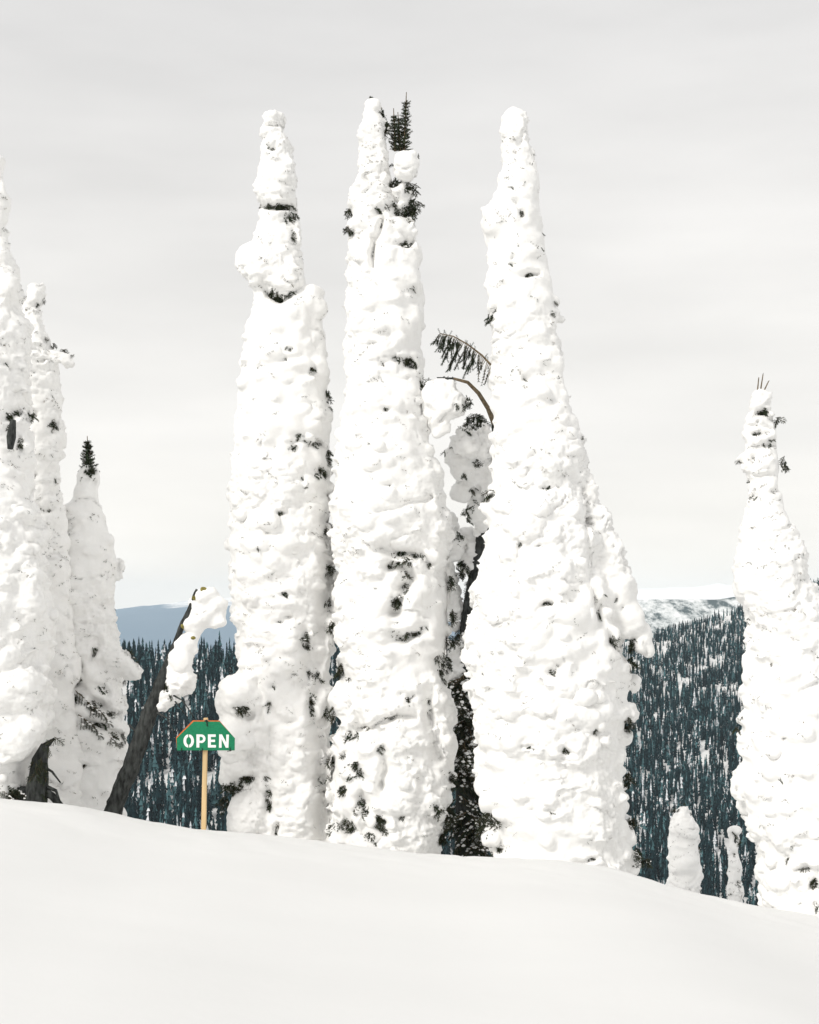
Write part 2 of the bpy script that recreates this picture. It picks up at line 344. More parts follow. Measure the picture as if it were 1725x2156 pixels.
def lump(mb, px, py, rx, ry, D, seed=0, parts=9, depth=None):
    """one hand-placed lump of snow made of a core and smaller bulges"""
    r = np.random.default_rng(seed+int(px*7+py)); k = D/F; c = P(px, py, D); rx, ry = rx*k+.012, ry*k+.012; ryy = depth if depth else min(rx, ry)*.9
    blob(mb, c, (rx*.9, ryy, ry*.9))
    for _ in range(parts):
        a, b = r.uniform(0, 6.28), r.uniform(-1, 1); f = r.uniform(.3, .5); s = math.sqrt(1-b*b)
        blob(mb, c+np.array([rx*(1-f)*s*math.cos(a), ryy*(1-f)*s*math.sin(a), ry*(1-f)*b]), (rx*f, ryy*f, ry*f))

# needle sprays ---------------------------------------------------------
def needles_on(mb, a, b, r, step=.010, ln=.024, wd=.007, per=4, m=0):
    a = np.array(a, float); b = np.array(b, float); d = b-a; L = np.linalg.norm(d); d = d/L
    u = np.cross(d, [.3, .2, .9]); u /= np.linalg.norm(u); v = np.cross(d, u); V = []; Fc = []
    for t in np.arange(0, L+step*.5, step):
        for k in range(per):
            an = 2*math.pi*k/per+r.uniform(0, 1.5); rad = math.cos(an)*u+math.sin(an)*v
            tip = a+d*(t+ln*.6)+rad*ln*r.uniform(.6, 1); s = np.cross(d, rad)*wd; p = a+d*t; i = len(V)
            V += [p+s*.5, p-s*.5, tip]; Fc.append((i, i+1, i+2))
    mb.add(V, Fc, m)
def stick(mb, a, b, r0, r1, m=1, n=4):
    V, Fc = tube([a, b], [r0, r1], n, cap=False); mb.add(V, Fc, m)
OCT = np.array([(1, 0, 0), (-1, 0, 0), (0, 1, 0), (0, -1, 0), (0, 0, 1), (0, 0, -1)], float); OCF = [(0, 2, 4), (2, 1, 4), (1, 3, 4), (3, 0, 4), (2, 0, 5), (1, 2, 5), (3, 1, 5), (0, 3, 5)]
def spray_mesh(seed, flakes, L=.17, nt=7):
    r = np.random.default_rng(seed); mb = MB(); pts = [np.array([L*t, r.uniform(-.006, .006), -.05*t*t]) for t in np.linspace(0, 1, 5)]
    for p, q in zip(pts[:-1], pts[1:]): stick(mb, p, q, .004, .003); needles_on(mb, p, q, r)
    for k in range(nt):
        t = .12+.8*k/nt; b = np.array([L*t, 0, -.05*t*t]); ln = .085*(1-.55*t)*r.uniform(.7, 1.25); s = 1 if k % 2 else -1
        e = b+np.array([ln*.65, s*ln*.75, -ln*r.uniform(.05, .5)]); stick(mb, b, e, .003, .002); needles_on(mb, b, e, r)
    for _ in range(flakes):
        t = r.uniform(.05, 1); g = r.uniform(.008, .017); y = r.normal()*.03*(1.2-t)
        mb.add(OCT*np.array([g*1.4, g*1.2, g])+np.array([L*t, y, -.05*t*t-abs(y)*.3+g*.6]), OCF, 2)
    return mb.mesh('needle_spray', [M_NEEDLE, M_TWIG, M_SNOW], False)
SPR = [spray_mesh(300+i, f) for i, f in enumerate([0, 0, 2, 4, 0, 1])]; SPRD = SPR[:2]+SPR[4:5]
def bough_mesh(seed, L=.55):
    """a larger bare bough with hanging twigs"""
    r = np.random.default_rng(seed); mb = MB(); pts = [np.array([L*t, r.uniform(-.02, .02), -.22*t*t*L/.55]) for t in np.linspace(0, 1, 7)]
    for i, (p, q) in enumerate(zip(pts[:-1], pts[1:])): stick(mb, p, q, .009*(1-i/8), .008*(1-i/8)); needles_on(mb, p, q, r, .02)
    for k in range(16):
        t = .15+.85*k/16; b = np.array([L*t, 0, -.22*t*t*L/.55]); ln = .2*(1-.6*t)*r.uniform(.6, 1.2); s = 1 if k % 2 else -1
        e = b+np.array([ln*.5, s*ln*.7, -ln*r.uniform(.3, .9)]); stick(mb, b, e, .004, .002); needles_on(mb, b, e, r, .013, .028, .008)
        for j in (.4, .7):
            c = b+(e-b)*j; f = c+np.array([ln*.35, -s*ln*.1, -ln*.3]); needles_on(mb, c, f, r, .013, .026, .008)
    for _ in range(14):
        t = r.uniform(.1, 1); g = r.uniform(.01, .03); y = r.normal()*.07*(1.2-t)
        mb.add(OCT*np.array([g*1.5, g*1.2, g*.8])+np.array([L*t, y, -.22*t*t*L/.55-abs(y)*.6+g*.6]), OCF, 2)
    return mb.mesh('bough', [M_NEEDLE, M_TWIG, M_SNOW], False)
BOU = [bough_mesh(400+i) for i in range(4)]
def place(parent, name, me, loc, out, roll, scale):
    out = Vector(out).normalized(); x = out; up = Vector((0, 0, 1)); y = up.cross(x)
    if y.length < 1e-3: y = Vector((0, 1, 0))
    y.normalize(); z = x.cross(y); m = Matrix((x, y, z)).transposed() @ Matrix.Rotation(roll, 3, 'X')
    o = bpy.data.objects.new(name, me); COL.objects.link(o)
    o.parent = parent; o.matrix_parent_inverse = Matrix.Translation(-parent.location)
    o.matrix_basis = Matrix.Translation(Vector(loc)) @ m.to_4x4() @ Matrix.Scale(scale, 4)
    return o
PEND = {}
CAMP = Vector((0, 0, CZ))
def tufts(parent, bvh, D, lst, seed=0, cov=22.0, meshes=SPR, sc=(.28, .8), name='branch'):
    """sprays of needles poking out of the snow coat over small elliptical patches of its surface"""
    r = np.random.default_rng(seed)
    for (px, py, rx, ry) in lst:
        n = max(1, int(round(math.pi*rx*ry/cov)))
        for _ in range(n):
            a, q = r.uniform(0, 6.28), math.sqrt(r.uniform(0, 1)); x, y = px+rx*q*math.cos(a), py+ry*q*math.sin(a)
            p = Vector(P(x, y, D)); d = (p-CAMP).normalized(); nrm = None
            if bvh: hit, nrm, _, dist = bvh.ray_cast(CAMP, d)
            if nrm is not None and abs(hit.y-D) < 2.2: loc = hit+d*.02
            else: loc = p; nrm = Vector((math.cos(a), -.5, 0))
            o = Vector((nrm.x*.5+r.choice([-1, 1])*r.uniform(.25, 1.1), nrm.y*.3+r.uniform(-.25, .2), -r.uniform(.15, 1.0)))
            s = r.uniform(*sc)*min(1, .55+max(rx, ry)/28)
            o.normalize(); PEND.setdefault(parent, []).append((s, meshes[int(r.integers(len(meshes)))], loc-o*.05*s, o, r.uniform(-1.3, 1.3)))
def frame(out, roll):
    x = Vector(out).normalized(); y = Vector((0, 0, 1)).cross(x); y.normalize(); z = x.cross(y)
    return Matrix((x, y, z)).transposed() @ Matrix.Rotation(roll, 3, 'X')
def finish_foliage():
    """the larger sprays of each tree become branches of their own, the many small ones past that one part"""
    lo = [spray_mesh(350+i, 0, .17, 4) for i in range(3)]; arr = []
    for m in lo:
        v = np.empty(len(m.vertices)*3); m.vertices.foreach_get('co', v); f = np.empty(len(m.polygons)*3, np.int32); m.polygons.foreach_get('vertices', f)
        mi = np.empty(len(m.polygons), np.int32); m.polygons.foreach_get('material_index', mi); arr.append((v.reshape(-1, 3), f.reshape(-1, 3), mi))
    for parent, lst in PEND.items():
        lst.sort(key=lambda q: -q[0]); used = sum(1 for c in parent.children if c.name.startswith('branch')); n = max(290-used, 0)
        for (s, me, loc, o, roll) in lst[:n]: place(parent, 'branch', me, loc, o, roll, s)
        if len(lst) <= n: continue
        mb = MB()
        for k, (s, me, loc, o, roll) in enumerate(lst[n:]):
            v, f, mi = arr[k % 3]; mb.V.append(v@np.array(frame(o, roll)).T*s+np.array(loc)); mb.F.append(f+mb.n); mb.M.append(mi); mb.n += len(v)
        add('small_sprigs', mb.mesh('small_sprigs', [M_NEEDLE, M_TWIG, M_SNOW], False), parent, kind='stuff')
def gz(x, y): return float(ground(np.array([float(x)]), np.array([float(y)]))[0])
def trunk_part(parent, zi, ci, hi, D, r0):
    zs = np.linspace(zi[0], zi[-1]-.12, 9); pts = [(np.interp(q, zi, ci), D, q) for q in zs]
    V, Fc = tube(pts, np.linspace(r0, .015, 9), 8); add('trunk', mesh_np('trunk', V, Fc, [M_BARK]), parent)
def snow_tree(label, prof, D, lumps=(), carve=(), tuft=(), seed=0, voxel=.0205, r0=.14, dr=.9, big=(.10, .26), cov=22., extra=None, dens=1., amp=1., small=1., name='snowy_fir', cat='tree', group=None):
    xb = ((prof[-1][1]+prof[-1][2])/2-862.5)/F*D; zb = gz(xb, D)
    t = thing(name, label, cat, (xb, D, zb), group); bpy.context.view_layer.update()
    mb = MB(); zi, ci, hi = body(mb, prof, D, zb-.3, dr, big, seed, dens, small)
    for l in lumps: lump(mb, l[0], l[1], l[2], l[3], D+(l[4] if len(l) > 4 else 0), seed)
    me = remesh_snow('snow_cover', mb, voxel, amp, carve, D, seed, tuft); add('snow_cover', me, t)
    trunk_part(t, zi, ci, hi, D, r0)
    V = [v.co for v in me.vertices]; bvh = BVHTree.FromPolygons(V, [p.vertices[:] for p in me.polygons])
    tufts(t, bvh, D, tuft, seed, cov)
    rr_ = np.random.default_rng(seed+500); pr = np.array(prof, float); fl = []
    for _ in range(int((pr[-1, 0]-pr[0, 0])/9)):          # broken crevices: short chains of tiny sprigs
        y = rr_.uniform(pr[0, 0]+50, pr[-1, 0]-10); l, q = np.interp(y, pr[:, 0], pr[:, 1]), np.interp(y, pr[:, 0], pr[:, 2])
        f = .5+.48*math.copysign(abs(rr_.uniform(-1, 1))**.7, rr_.uniform(-1, 1)); x = l+(q-l)*f; sl = rr_.uniform(-1.2, 1.2)
        for k in range(int(rr_.integers(1, 7))): fl.append((x+k*3.5+rr_.uniform(-2, 2), y+k*3.5*sl+rr_.uniform(-2, 2)))
    fm = MB()
    for (x, y) in fl:
        d = (Vector(P(x, y, D))-CAMP).normalized(); hit, nrm, _, _ = bvh.ray_cast(CAMP, d)
        if hit is None: continue
        h = np.array(hit)+np.array(nrm)*.002; g = rr_.uniform(.4, 1)
        e = h+np.array([rr_.uniform(-1, 1), rr_.uniform(-.5, .1), rr_.uniform(-1, .5)])*.028*g; needles_on(fm, h, e, rr_, .011, .014*g, .006, 3, int(rr_.random() < .35))
    o = add('twig_flecks', fm.mesh('twig_flecks', [M_NEEDLE, M_TWIG], False), t, kind='stuff')
    return t, bvh
def spire(parent, px0, py0, px1, py1, D, width, whorls, seed, name='treetop'):
    """bare leader of a fir: stem with whorls of short upswept needled twigs"""
    r = np.random.default_rng(seed); mb = MB(); a = P(px0, py0, D); b = P(px1, py1, D); k = D/F
    stick(mb, a, b, .014, .004, 1, 6)
    for i in range(whorls):
        t = (i+.3)/whorls*.84; c = a+(b-a)*t; ln = width*k*(1-t)**.7+.012
        for j in range(7):
            an = 2*math.pi*j/7+r.uniform(0, .8); l = ln*r.uniform(.6, 1.15)
            e = c+np.array([l*math.cos(an), l*math.sin(an), l*r.uniform(.1, .7)]); stick(mb, c, e, .004, .002); needles_on(mb, c, e, r, .011, .024, .009)
    needles_on(mb, a+(b-a)*.1, a+(b-a)*.9, r, .02, .012, .006)
    add(name, mb.mesh(name, [M_NEEDLE, M_TWIG], False), parent)

DA = 16.4; DB = 16.0; DC = 15.3
T1 = [(232, 570, 597), (245, 556, 601), (280, 550, 603), (300, 552, 614), (350, 545, 622), (400, 533, 625), (430, 548, 622), (455, 552, 622), (490, 548, 630), (505, 525, 634), (560, 530, 637), (610, 532, 645), (640, 526, 672),
      (700, 518, 682), (800, 502, 690), (900, 491, 695), (1000, 485, 694), (1100, 483, 694), (1200, 478, 708), (1300, 489, 706), (1400, 497, 700), (1500, 500, 700), (1600, 510, 700), (1760, 520, 705)]
t1, b1 = snow_tree('tall snow plastered fir with a bulging white collar, beside the green sign', T1, DA,
    lumps=[(530, 548, 42, 44, -.1), (508, 545, 16, 20, -.05), (560, 560, 58, 50, -.15), (600, 590, 42, 38, -.2), (655, 640, 34, 42, -.1), (578, 262, 27, 24), (586, 242, 14, 12), (577, 290, 28, 22), (584, 325, 36, 28), (582, 385, 38, 34), (500, 1465, 48, 52, -.35), (495, 1550, 50, 55, -.3), (500, 1620, 42, 50, -.2), (520, 1720, 50, 60, -.25), (475, 1480, 25, 35, -.3), (650, 1560, 40, 90, -.1), (635, 1690, 55, 80, -.2)],
    carve=[([(552, 600), (570, 622), (590, 630), (630, 602)], 7, .11), ([(553, 430), (620, 437)], 6, .10), ([(560, 262), (600, 264)], 4, .05), ([(555, 305), (600, 312)], 4, .05), ([(540, 1420), (550, 1470), (548, 1520)], 6, .10), ([(688, 1000), (692, 1180), (682, 1300), (668, 1400), (665, 1520), (675, 1640), (680, 1760)], 17, .26), ([(640, 1330), (655, 1400), (640, 1440)], 16, .14), ([(600, 930), (665, 925), (690, 950)], 5, .08), ([(570, 1540), (575, 1640)], 7, .10)],
    tuft=[(585, 432, 32, 4), (608, 455, 14, 12), (618, 492, 7, 14), (578, 262, 9, 1.5), (570, 310, 8, 1.5), (582, 624, 18, 7), (570, 614, 12, 6), (588, 628, 12, 5), (610, 618, 10, 5), (608, 732, 9, 4), (600, 752, 4, 3), (657, 775, 3, 8), (688, 830, 4, 14), (690, 862, 5, 6), (632, 916, 12, 4), (660, 932, 15, 5), (620, 942, 10, 5), (580, 938, 5, 6), (675, 992, 13, 10), (690, 960, 5, 14), (638, 1010, 3, 10), (690, 1272, 9, 15), (600, 1250, 9, 4), (560, 1120, 6, 3), (592, 1078, 8, 4), (590, 1310, 9, 3), (605, 1300, 8, 3), (640, 1340, 10, 8), (505, 1490, 14, 9), (568, 1488, 8, 14), (575, 1445, 8, 5), (610, 1520, 12, 3), (495, 1655, 22, 14), (520, 1640, 18, 7), (475, 1690, 6, 14), (566, 1680, 7, 26), (583, 1745, 3, 16), (655, 1480, 5, 20), (650, 1415, 5, 14), (640, 1360, 10, 8), (670, 1420, 6, 10), (685, 1500, 5, 16), (690, 1200, 5, 14), (695, 1110, 4, 10), (670, 1640, 6, 10), (560, 1640, 6, 10), (610, 1700, 6, 4), (615, 1420, 6, 4), (545, 1150, 3, 3), (640, 1120, 3, 5)], seed=21)
T2 = [(205, 782, 790), (225, 776, 798), (260, 768, 806), (290, 758, 815), (330, 757, 822), (380, 756, 822), (405, 750, 822), (440, 742, 830), (500, 735, 862), (550, 731, 885), (600, 729, 892), (650, 724, 892), (760, 722, 886),
      (800, 733, 895), (900, 716, 905), (960, 706, 915), (1050, 692, 942), (1150, 696, 948), (1200, 708, 928), (1300, 706, 945), (1400, 716, 946), (1500, 705, 958), (1600, 698, 960), (1700, 690, 955), (1790, 690, 935)]
t2, b2 = snow_tree('tall snow plastered fir with twin tops and a bare green leader', T2, DB,
    lumps=[(785, 320, 30, 40), (795, 370, 28, 40), (765, 390, 18, 26, -.1), (770, 425, 34, 40), (856, 345, 27, 33, -.1), (848, 405, 22, 24), (852, 440, 20, 20), (845, 490, 34, 40, -.1), (860, 545, 32, 45, -.1), (760, 540, 30, 60, -.1), (858, 665, 36, 42, -.15), (785, 690, 30, 25, -.25), (840, 1110, 100, 70, -.05), (785, 1580, 40, 34, -.45), (770, 1650, 36, 40, -.4), (845, 1590, 48, 70, -.35), (850, 1700, 60, 80, -.3), (930, 1240, 26, 55), (940, 1500, 32, 40, -.1), (935, 1590, 26, 60, -.1), (720, 1480, 35, 50, -.1)],
    carve=[([(690, 995), (730, 1022), (745, 1050), (790, 1078), (830, 1075), (870, 1058), (905, 1050)], 6, .10), ([(808, 455), (790, 500), (786, 530), (788, 560)], 6, .12), ([(765, 370), (790, 395), (820, 400)], 5, .08), ([(815, 700), (830, 745), (865, 760)], 6, .08), ([(805, 1152), (860, 1165), (910, 1178)], 11, .22), ([(822, 1195), (860, 1200)], 10, .16), ([(830, 1285), (850, 1245), (870, 1220)], 14, .26), ([(820, 1332), (850, 1350), (895, 1325)], 9, .18), ([(950, 1180), (945, 1290), (950, 1400)], 16, .22), ([(770, 1535), (830, 1512), (880, 1510)], 10, .22), ([(806, 1540), (812, 1600), (800, 1680)], 10, .22), ([(900, 1430), (905, 1540), (925, 1600)], 13, .24), ([(712, 1395), (745, 1470), (760, 1530)], 12, .18), ([(760, 1640), (770, 1720), (760, 1770)], 12, .18), ([(890, 1640), (905, 1720)], 9, .12), ([(840, 490), (860, 515), (870, 505)], 4, .05), ([(690, 1560), (705, 1700), (740, 1760)], 14, .22)],
    tuft=[(838, 380, 12, 5), (862, 388, 8, 6), (874, 400, 7, 12), (826, 345, 3, 6), (880, 330, 3, 4), (862, 460, 7, 12), (850, 442, 22, 10), (872, 425, 11, 8), (830, 385, 10, 4), (855, 400, 8, 9), (868, 440, 9, 14), (798, 440, 8, 9), (820, 430, 12, 5), (740, 485, 9, 9), (742, 445, 9, 6), (803, 470, 4, 8), (850, 512, 18, 3), (786, 530, 3, 18), (870, 605, 5, 5), (862, 762, 16, 12), (835, 753, 10, 4), (885, 805, 5, 13), (805, 765, 6, 4), (815, 860, 7, 4), (820, 910, 4, 4), (815, 1022, 10, 3), (845, 1172, 22, 13), (822, 1190, 8, 9), (882, 1168, 14, 5), (850, 1208, 9, 9), (836, 1262, 14, 10), (852, 1240, 10, 10), (835, 1345, 13, 7), (870, 1333, 19, 6), (833, 1312, 12, 3), (888, 1318, 7, 4), (718, 1405, 7, 14), (733, 1430, 7, 7), (742, 1548, 13, 11), (770, 1534, 14, 6), (750, 1618, 16, 15), (700, 1500, 6, 16), (725, 1660, 8, 12), (905, 1480, 5, 14), (830, 1510, 14, 4), (858, 1470, 6, 8), (700, 1320, 6, 12), (705, 1740, 12, 12), (920, 1700, 8, 12), (930, 1760, 10, 16), (775, 1760, 14, 10), (860, 1260, 6, 6), (905, 1190, 6, 5), (950, 1230, 5, 16), (955, 1300, 5, 14), (800, 1575, 5, 8), (728, 1585, 5, 9), (765, 1700, 16, 20), (802, 1735, 15, 22), (735, 1742, 14, 18), (700, 1600, 6, 12), (690, 1640, 6, 5), (845, 1720, 10, 4), (930, 1395, 13, 22), (947, 1350, 10, 13), (935, 1430, 9, 8), (845, 1460, 5, 6), (870, 1465, 4, 5), (950, 1640, 6, 20), (945, 1720, 9, 20), (760, 1670, 4, 10), (880, 1690, 7, 3), (770, 1470, 5, 3), (805, 240, 5, 8), (812, 265, 4, 14), (795, 232, 3, 4)], seed=22)
spire(t2, 851, 318, 856, 194, DB, 15, 14, 1); spire(t2, 832, 318, 829, 228, DB, 12, 10, 2); spire(t2, 843, 318, 838, 236, DB, 10, 9, 3)
spire(t2, 784, 215, 779, 203, DB, 2, 2, 4); spire(t2, 800, 255, 804, 226, DB, 5, 5, 4); spire(t2, 812, 280, 816, 256, DB, 6, 5, 5)
T3 = [(236, 1074, 1098), (260, 1062, 1111), (300, 1058, 1115), (350, 1055, 1129), (400, 1046, 1134), (430, 1028, 1138), (460, 1012, 1143), (490, 1012, 1142), (530, 1018, 1150), (570, 1025, 1164), (640, 1032, 1170), (750, 1034, 1180),
      (800, 1031, 1193), (870, 1035, 1212), (950, 1031, 1226), (1050, 1026, 1246), (1150, 1012, 1270), (1250, 990, 1292), (1300, 978, 1300), (1380, 976, 1318), (1450, 984, 1330), (1500, 990, 1330), (1600, 1003, 1316), (1700, 1006, 1322), (1790, 1040, 1330), (1830, 1060, 1335)]
t3, b3 = snow_tree('broad snow plastered fir with a long white bough hanging down its side', T3, DC,
    lumps=[(1222, 985, 16, 50, -.05), (1240, 1050, 22, 55, -.08), (1262, 1110, 28, 60, -.1), (1285, 1180, 34, 60, -.1), (1305, 1250, 38, 60, -.1), (1325, 1300, 36, 50, -.1), (1352, 1345, 22, 36, -.05), (1365, 1366, 14, 20, -.05), (1335, 1442, 12, 20, 0), (1328, 1500, 14, 22), (1318, 1555, 10, 12), (1325, 1760, 16, 26, -.1), (1340, 1810, 14, 20, -.15), (1035, 1760, 20, 20, -.3), (1086, 258, 27, 24), (1087, 290, 29, 30), (1092, 335, 36, 40), (1050, 470, 40, 50, -.1), (1012, 1480, 22, 28, -.1), (1010, 1395, 34, 40, -.2)],
    carve=[([(1228, 1030), (1240, 1120), (1245, 1230), (1262, 1290), (1290, 1350), (1320, 1390)], 6, .14), ([(1090, 1245), (1110, 1285), (1130, 1290), (1150, 1270)], 5, .05), ([(1110, 1155), (1180, 1135)], 4, .05), ([(1080, 545), (1100, 575), (1135, 575)], 6, .08), ([(1085, 420), (1100, 440), (1105, 460)], 6, .10), ([(1100, 785), (1120, 805)], 6, .06), ([(1060, 870), (1110, 890)], 5, .05), ([(1140, 1500), (1170, 1520)], 4, .04), ([(1180, 1560), (1200, 1590)], 6, .06), ([(1150, 1270), (1175, 1285), (1200, 1270)], 6, .06)],
    tuft=[(1103, 448, 5, 6), (1080, 556, 8, 3), (1117, 576, 14, 3), (1035, 668, 9, 6), (1042, 648, 3, 6), (1106, 798, 6, 4), (1035, 1040, 10, 6), (1150, 1025, 12, 3), (1095, 1148, 4, 9), (1155, 1272, 16, 5), (1165, 1416, 13, 6), (1175, 1400, 4, 6), (1188, 1580, 8, 8), (1155, 1710, 15, 4), (1125, 1705, 8, 3), (1255, 1540, 4, 8), (1335, 1352, 6, 14), (1330, 1400, 5, 16), (1322, 1525, 8, 16), (1325, 1640, 7, 16), (1330, 1735, 8, 14), (1340, 1805, 9, 20), (1362, 1815, 10, 6), (1262, 1290, 4, 16), (1288, 1345, 6, 14), (1300, 1262, 3, 4), (1310, 1278, 3, 5), (1225, 920, 3, 4), (1142, 490, 3, 3), (1140, 520, 2, 3), (1100, 290, 2, 5), (1165, 635, 2, 3), (1160, 660, 2, 3), (1295, 1150, 2, 4), (1028, 1735, 20, 26), (1055, 1790, 14, 8), (1020, 1420, 3, 5), (1120, 1573, 7, 3), (1185, 1600, 5, 3), (1245, 1810, 8, 4), (1270, 1250, 3, 3), (1030, 1450, 2, 4), (1180, 1100, 3, 2), (1095, 1020, 5, 2)], seed=23)
# hanging fern-like bough on the left flank of the broad fir
def hanging_bough(parent, pts, D, hang, seed, thick=.012, name='branch'):
    r = np.random.default_rng(seed); mb = MB(); Q = [P(x, y, D+.0) for x, y in pts]
    V, Fc = tube(Q, np.linspace(thick, .004, len(Q)), 6); mb.add(V, Fc, 1)
    T = np.linspace(0, 1, len(Q)); Qa = np.array(Q); k = D/F
    for t in np.linspace(.06, 1, hang[0]):
        p = np.array([np.interp(t, T, Qa[:, i]) for i in range(3)]); ln = hang[1]*k*(.45+.8*math.sin(math.pi*min(1, t*.85+.1)))*r.uniform(.35, 1.2)
        e = p+np.array([-ln*r.uniform(.05, .6), r.uniform(-.3, .3)*ln, -ln]); m = (p+e)/2+np.array([-.01, 0, -.006])
        stick(mb, p, m, .004, .003); stick(mb, m, e, .003, .002)
        dense = t > .3
        needles_on(mb, p+(m-p)*(.2 if dense else .9), m, r, .012 if dense else .03, .028, .011); needles_on(mb, m, e, r, .010 if dense else .03, .03, .012)
        if dense:
            for _ in range(2):
                c = p+(e-p)*r.uniform(.3, .8); f = c+np.array([r.uniform(-.06, .03), r.uniform(-.05, .05), -.05]); needles_on(mb, c, f, r, .012, .024, .009)
        if r.random() < .3: f = p+np.array([r.uniform(-.03, .03), 0, .04]); needles_on(mb, p, f, r, .012, .02, .008)
    add(name, mb.mesh(name, [M_NEEDLE, M_TWIG], False), parent)
hanging_bough(t3, [(1045, 780), (1015, 748), (985, 725), (955, 708), (927, 702)], DC, (40, 44), 5)

# dark bent fir in the gap
DG = 17.4
xg = P(975, 1700, DG)[0]; tg = thing('bent_fir', 'dark shaded fir with a bent snow laden top squeezed between two white firs', 'tree', (xg, DG, gz(xg, DG))); bpy.context.view_layer.update()
trk = [(978, 1900), (980, 1700), (975, 1500), (985, 1300), (1020, 1100), (1048, 960), (1040, 890), (1028, 860), (1008, 828), (985, 805), (955, 797), (920, 795)]
TD = [DG]*4+[17.0, 16.6, 16.2, 16.0, 15.9, 15.8, 15.8, 15.8]
V, Fc = tube([P(x, y, d) for (x, y), d in zip(trk, TD)], [.13, .12, .10, .085, .065, .045, .03, .024, .021, .017, .012, .006], 8); add('trunk', mesh_np('trunk', V, Fc, [M_BARK]), tg)
V, Fc = tube([P(x, y, d-.012) for (x, y), d in zip(trk[6:11], TD[6:11])], [.031, .026, .023, .019, .014], 8); add('bent_top', mesh_np('bent_top', V, Fc, [M_TWIG]), tg)
mb = MB()
for l in [(935, 815, 38, 26), (945, 850, 40, 40), (925, 880, 26, 40), (905, 840, 20, 50), (975, 965, 28, 50), (985, 925, 22, 30), (975, 1030, 24, 26), (1000, 990, 20, 40), (1010, 1070, 20, 60), (990, 1160, 25, 55), (945, 1220, 22, 60), (958, 1280, 18, 50), (1000, 1290, 20, 80), (965, 1490, 14, 34), (958, 1400, 20, 50), (1020, 930, 16, 50), (1025, 1000, 14, 60), (1000, 1230, 16, 40), (955, 1130, 16, 50), (985, 1370, 16, 40)]: lump(mb, *l, float(np.interp(l[1], [880, 960, 1200], [15.8, 16.5, DG])), 5)
gm = remesh_snow('snow_cover', mb, .02, 1.5, (), DG, 77); add('snow_cover', gm, tg)
gb = BVHTree.FromPolygons([v.co for v in gm.vertices], [p.vertices[:] for p in gm.polygons])
tufts(tg, gb, DG, [(965, 850, 8, 8), (985, 845, 8, 12), (1003, 885, 22, 12), (985, 900, 16, 9), (1002, 975, 10, 7), (975, 1000, 6, 5), (948, 945, 4, 8), (985, 1080, 5, 18), (975, 1195, 12, 20), (962, 1130, 7, 12), (988, 1240, 5, 28), (972, 1340, 8, 20), (1000, 1060, 4, 18), (935, 950, 3, 6), (900, 800, 8, 3), (935, 793, 10, 3), (955, 797, 6, 3), (995, 1030, 8, 5)], 5)
rr = np.random.default_rng(55)
for i in range(150):
    py = rr.uniform(1400, 1830); px = 978+rr.normal()*8+ (20 if py > 1720 else 0); a = rr.uniform(0, 6.28)
    p = P(px, py, DG+rr.uniform(-.25, .25)); place(tg, 'branch', BOU[i % 4], p, (math.cos(a), math.sin(a), -.25), rr.uniform(-.4, .4), rr.uniform(.55, 1.0))

# left-hand trees
DL = 14.5
TL0 = [(330, -22, 6), (390, -30, 14), (470, -40, 11), (540, -55, 21), (590, -70, 42), (650, -85, 52), (760, -110, 60), (900, -130, 62), (1000, -150, 74), (1130, -170, 98), (1300, -190, 112), (1400, -200, 106), (1470, -200, 110), (1520, -200, 98), (1560, -200, 92), (1600, -200, 80), (1650, -200, 74), (1720, -200, 66)]
tl0, bl0 = snow_tree('huge overexposed white fir with a bared dark trunk foot', TL0, DL,
    lumps=[(10, 610, 30, 40, -.2), (60, 1250, 40, 80, -.3), (40, 1450, 60, 60, -.35), (30, 1560, 60, 50, -.4), (60, 1520, 40, 40, -.3)],
    tuft=[(22, 872, 14, 9), (40, 866, 10, 6), (64, 876, 10, 8), (38, 930, 6, 13), (20, 905, 5, 8), (35, 1280, 3, 3), (50, 1440, 3, 3), (10, 765, 5, 2)], seed=31, r0=.16)
V, Fc = tube([P(22, 945, DL-.42), P(24, 920, DL-.46), P(28, 885, DL-.42)], [.03, .05, .03], 8); add('snapped_limb', mesh_np('snapped_limb', V, Fc, [M_BARK]), tl0)
mbk = MB()
for pts, rad in [([(60, 1725), (72, 1690), (80, 1640), (84, 1600), (95, 1568)], [.17, .13, .10, .08, .04]), ([(-30, 1668), (20, 1672), (75, 1672)], [.10, .09, .08]), ([(80, 1660), (110, 1675), (130, 1700)], [.05, .04, .03]), ([(85, 1610), (110, 1625), (128, 1648)], [.02, .014, .006]), ([(95, 1570), (115, 1555)], [.03, .012]), ([(82, 1650), (118, 1665), (127, 1690)], [.025, .018, .01])]:
    V, Fc = tube([P(x, y, DL-.25) for x, y in pts], rad, 9, 3, .01); mbk.add(V, Fc)
add('trunk', mbk.mesh('trunk', [M_BARK]), tl0)
tufts(tl0, bl0, DL-.3, [(80, 1625, 13, 32), (50, 1668, 44, 9), (20, 1668, 30, 8), (80, 1670, 20, 10)], 9, 40, SPRD)
tufts(tl0, None, DL-.45, [(82, 1620, 9, 26), (100, 1580, 10, 8), (116, 1558, 9, 5)], 10, 60, SPRD)
for k_, (x, y) in enumerate([(4, 1668), (14, 1672), (28, 1665), (40, 1672), (52, 1666), (62, 1673), (74, 1660), (82, 1640), (80, 1615), (90, 1590), (70, 1678), (20, 1676)]):
    h, nn, _, _ = bl0.ray_cast(CAMP, (Vector(P(x, y, DL))-CAMP).normalized())
    if h is not None and h.y < 16: place(tl0, 'branch', BOU[k_ % 4], h+Vector((-.05, .02, .03)), ((-1) ** k_*.9, -.25, -.2), .3*k_, .42)
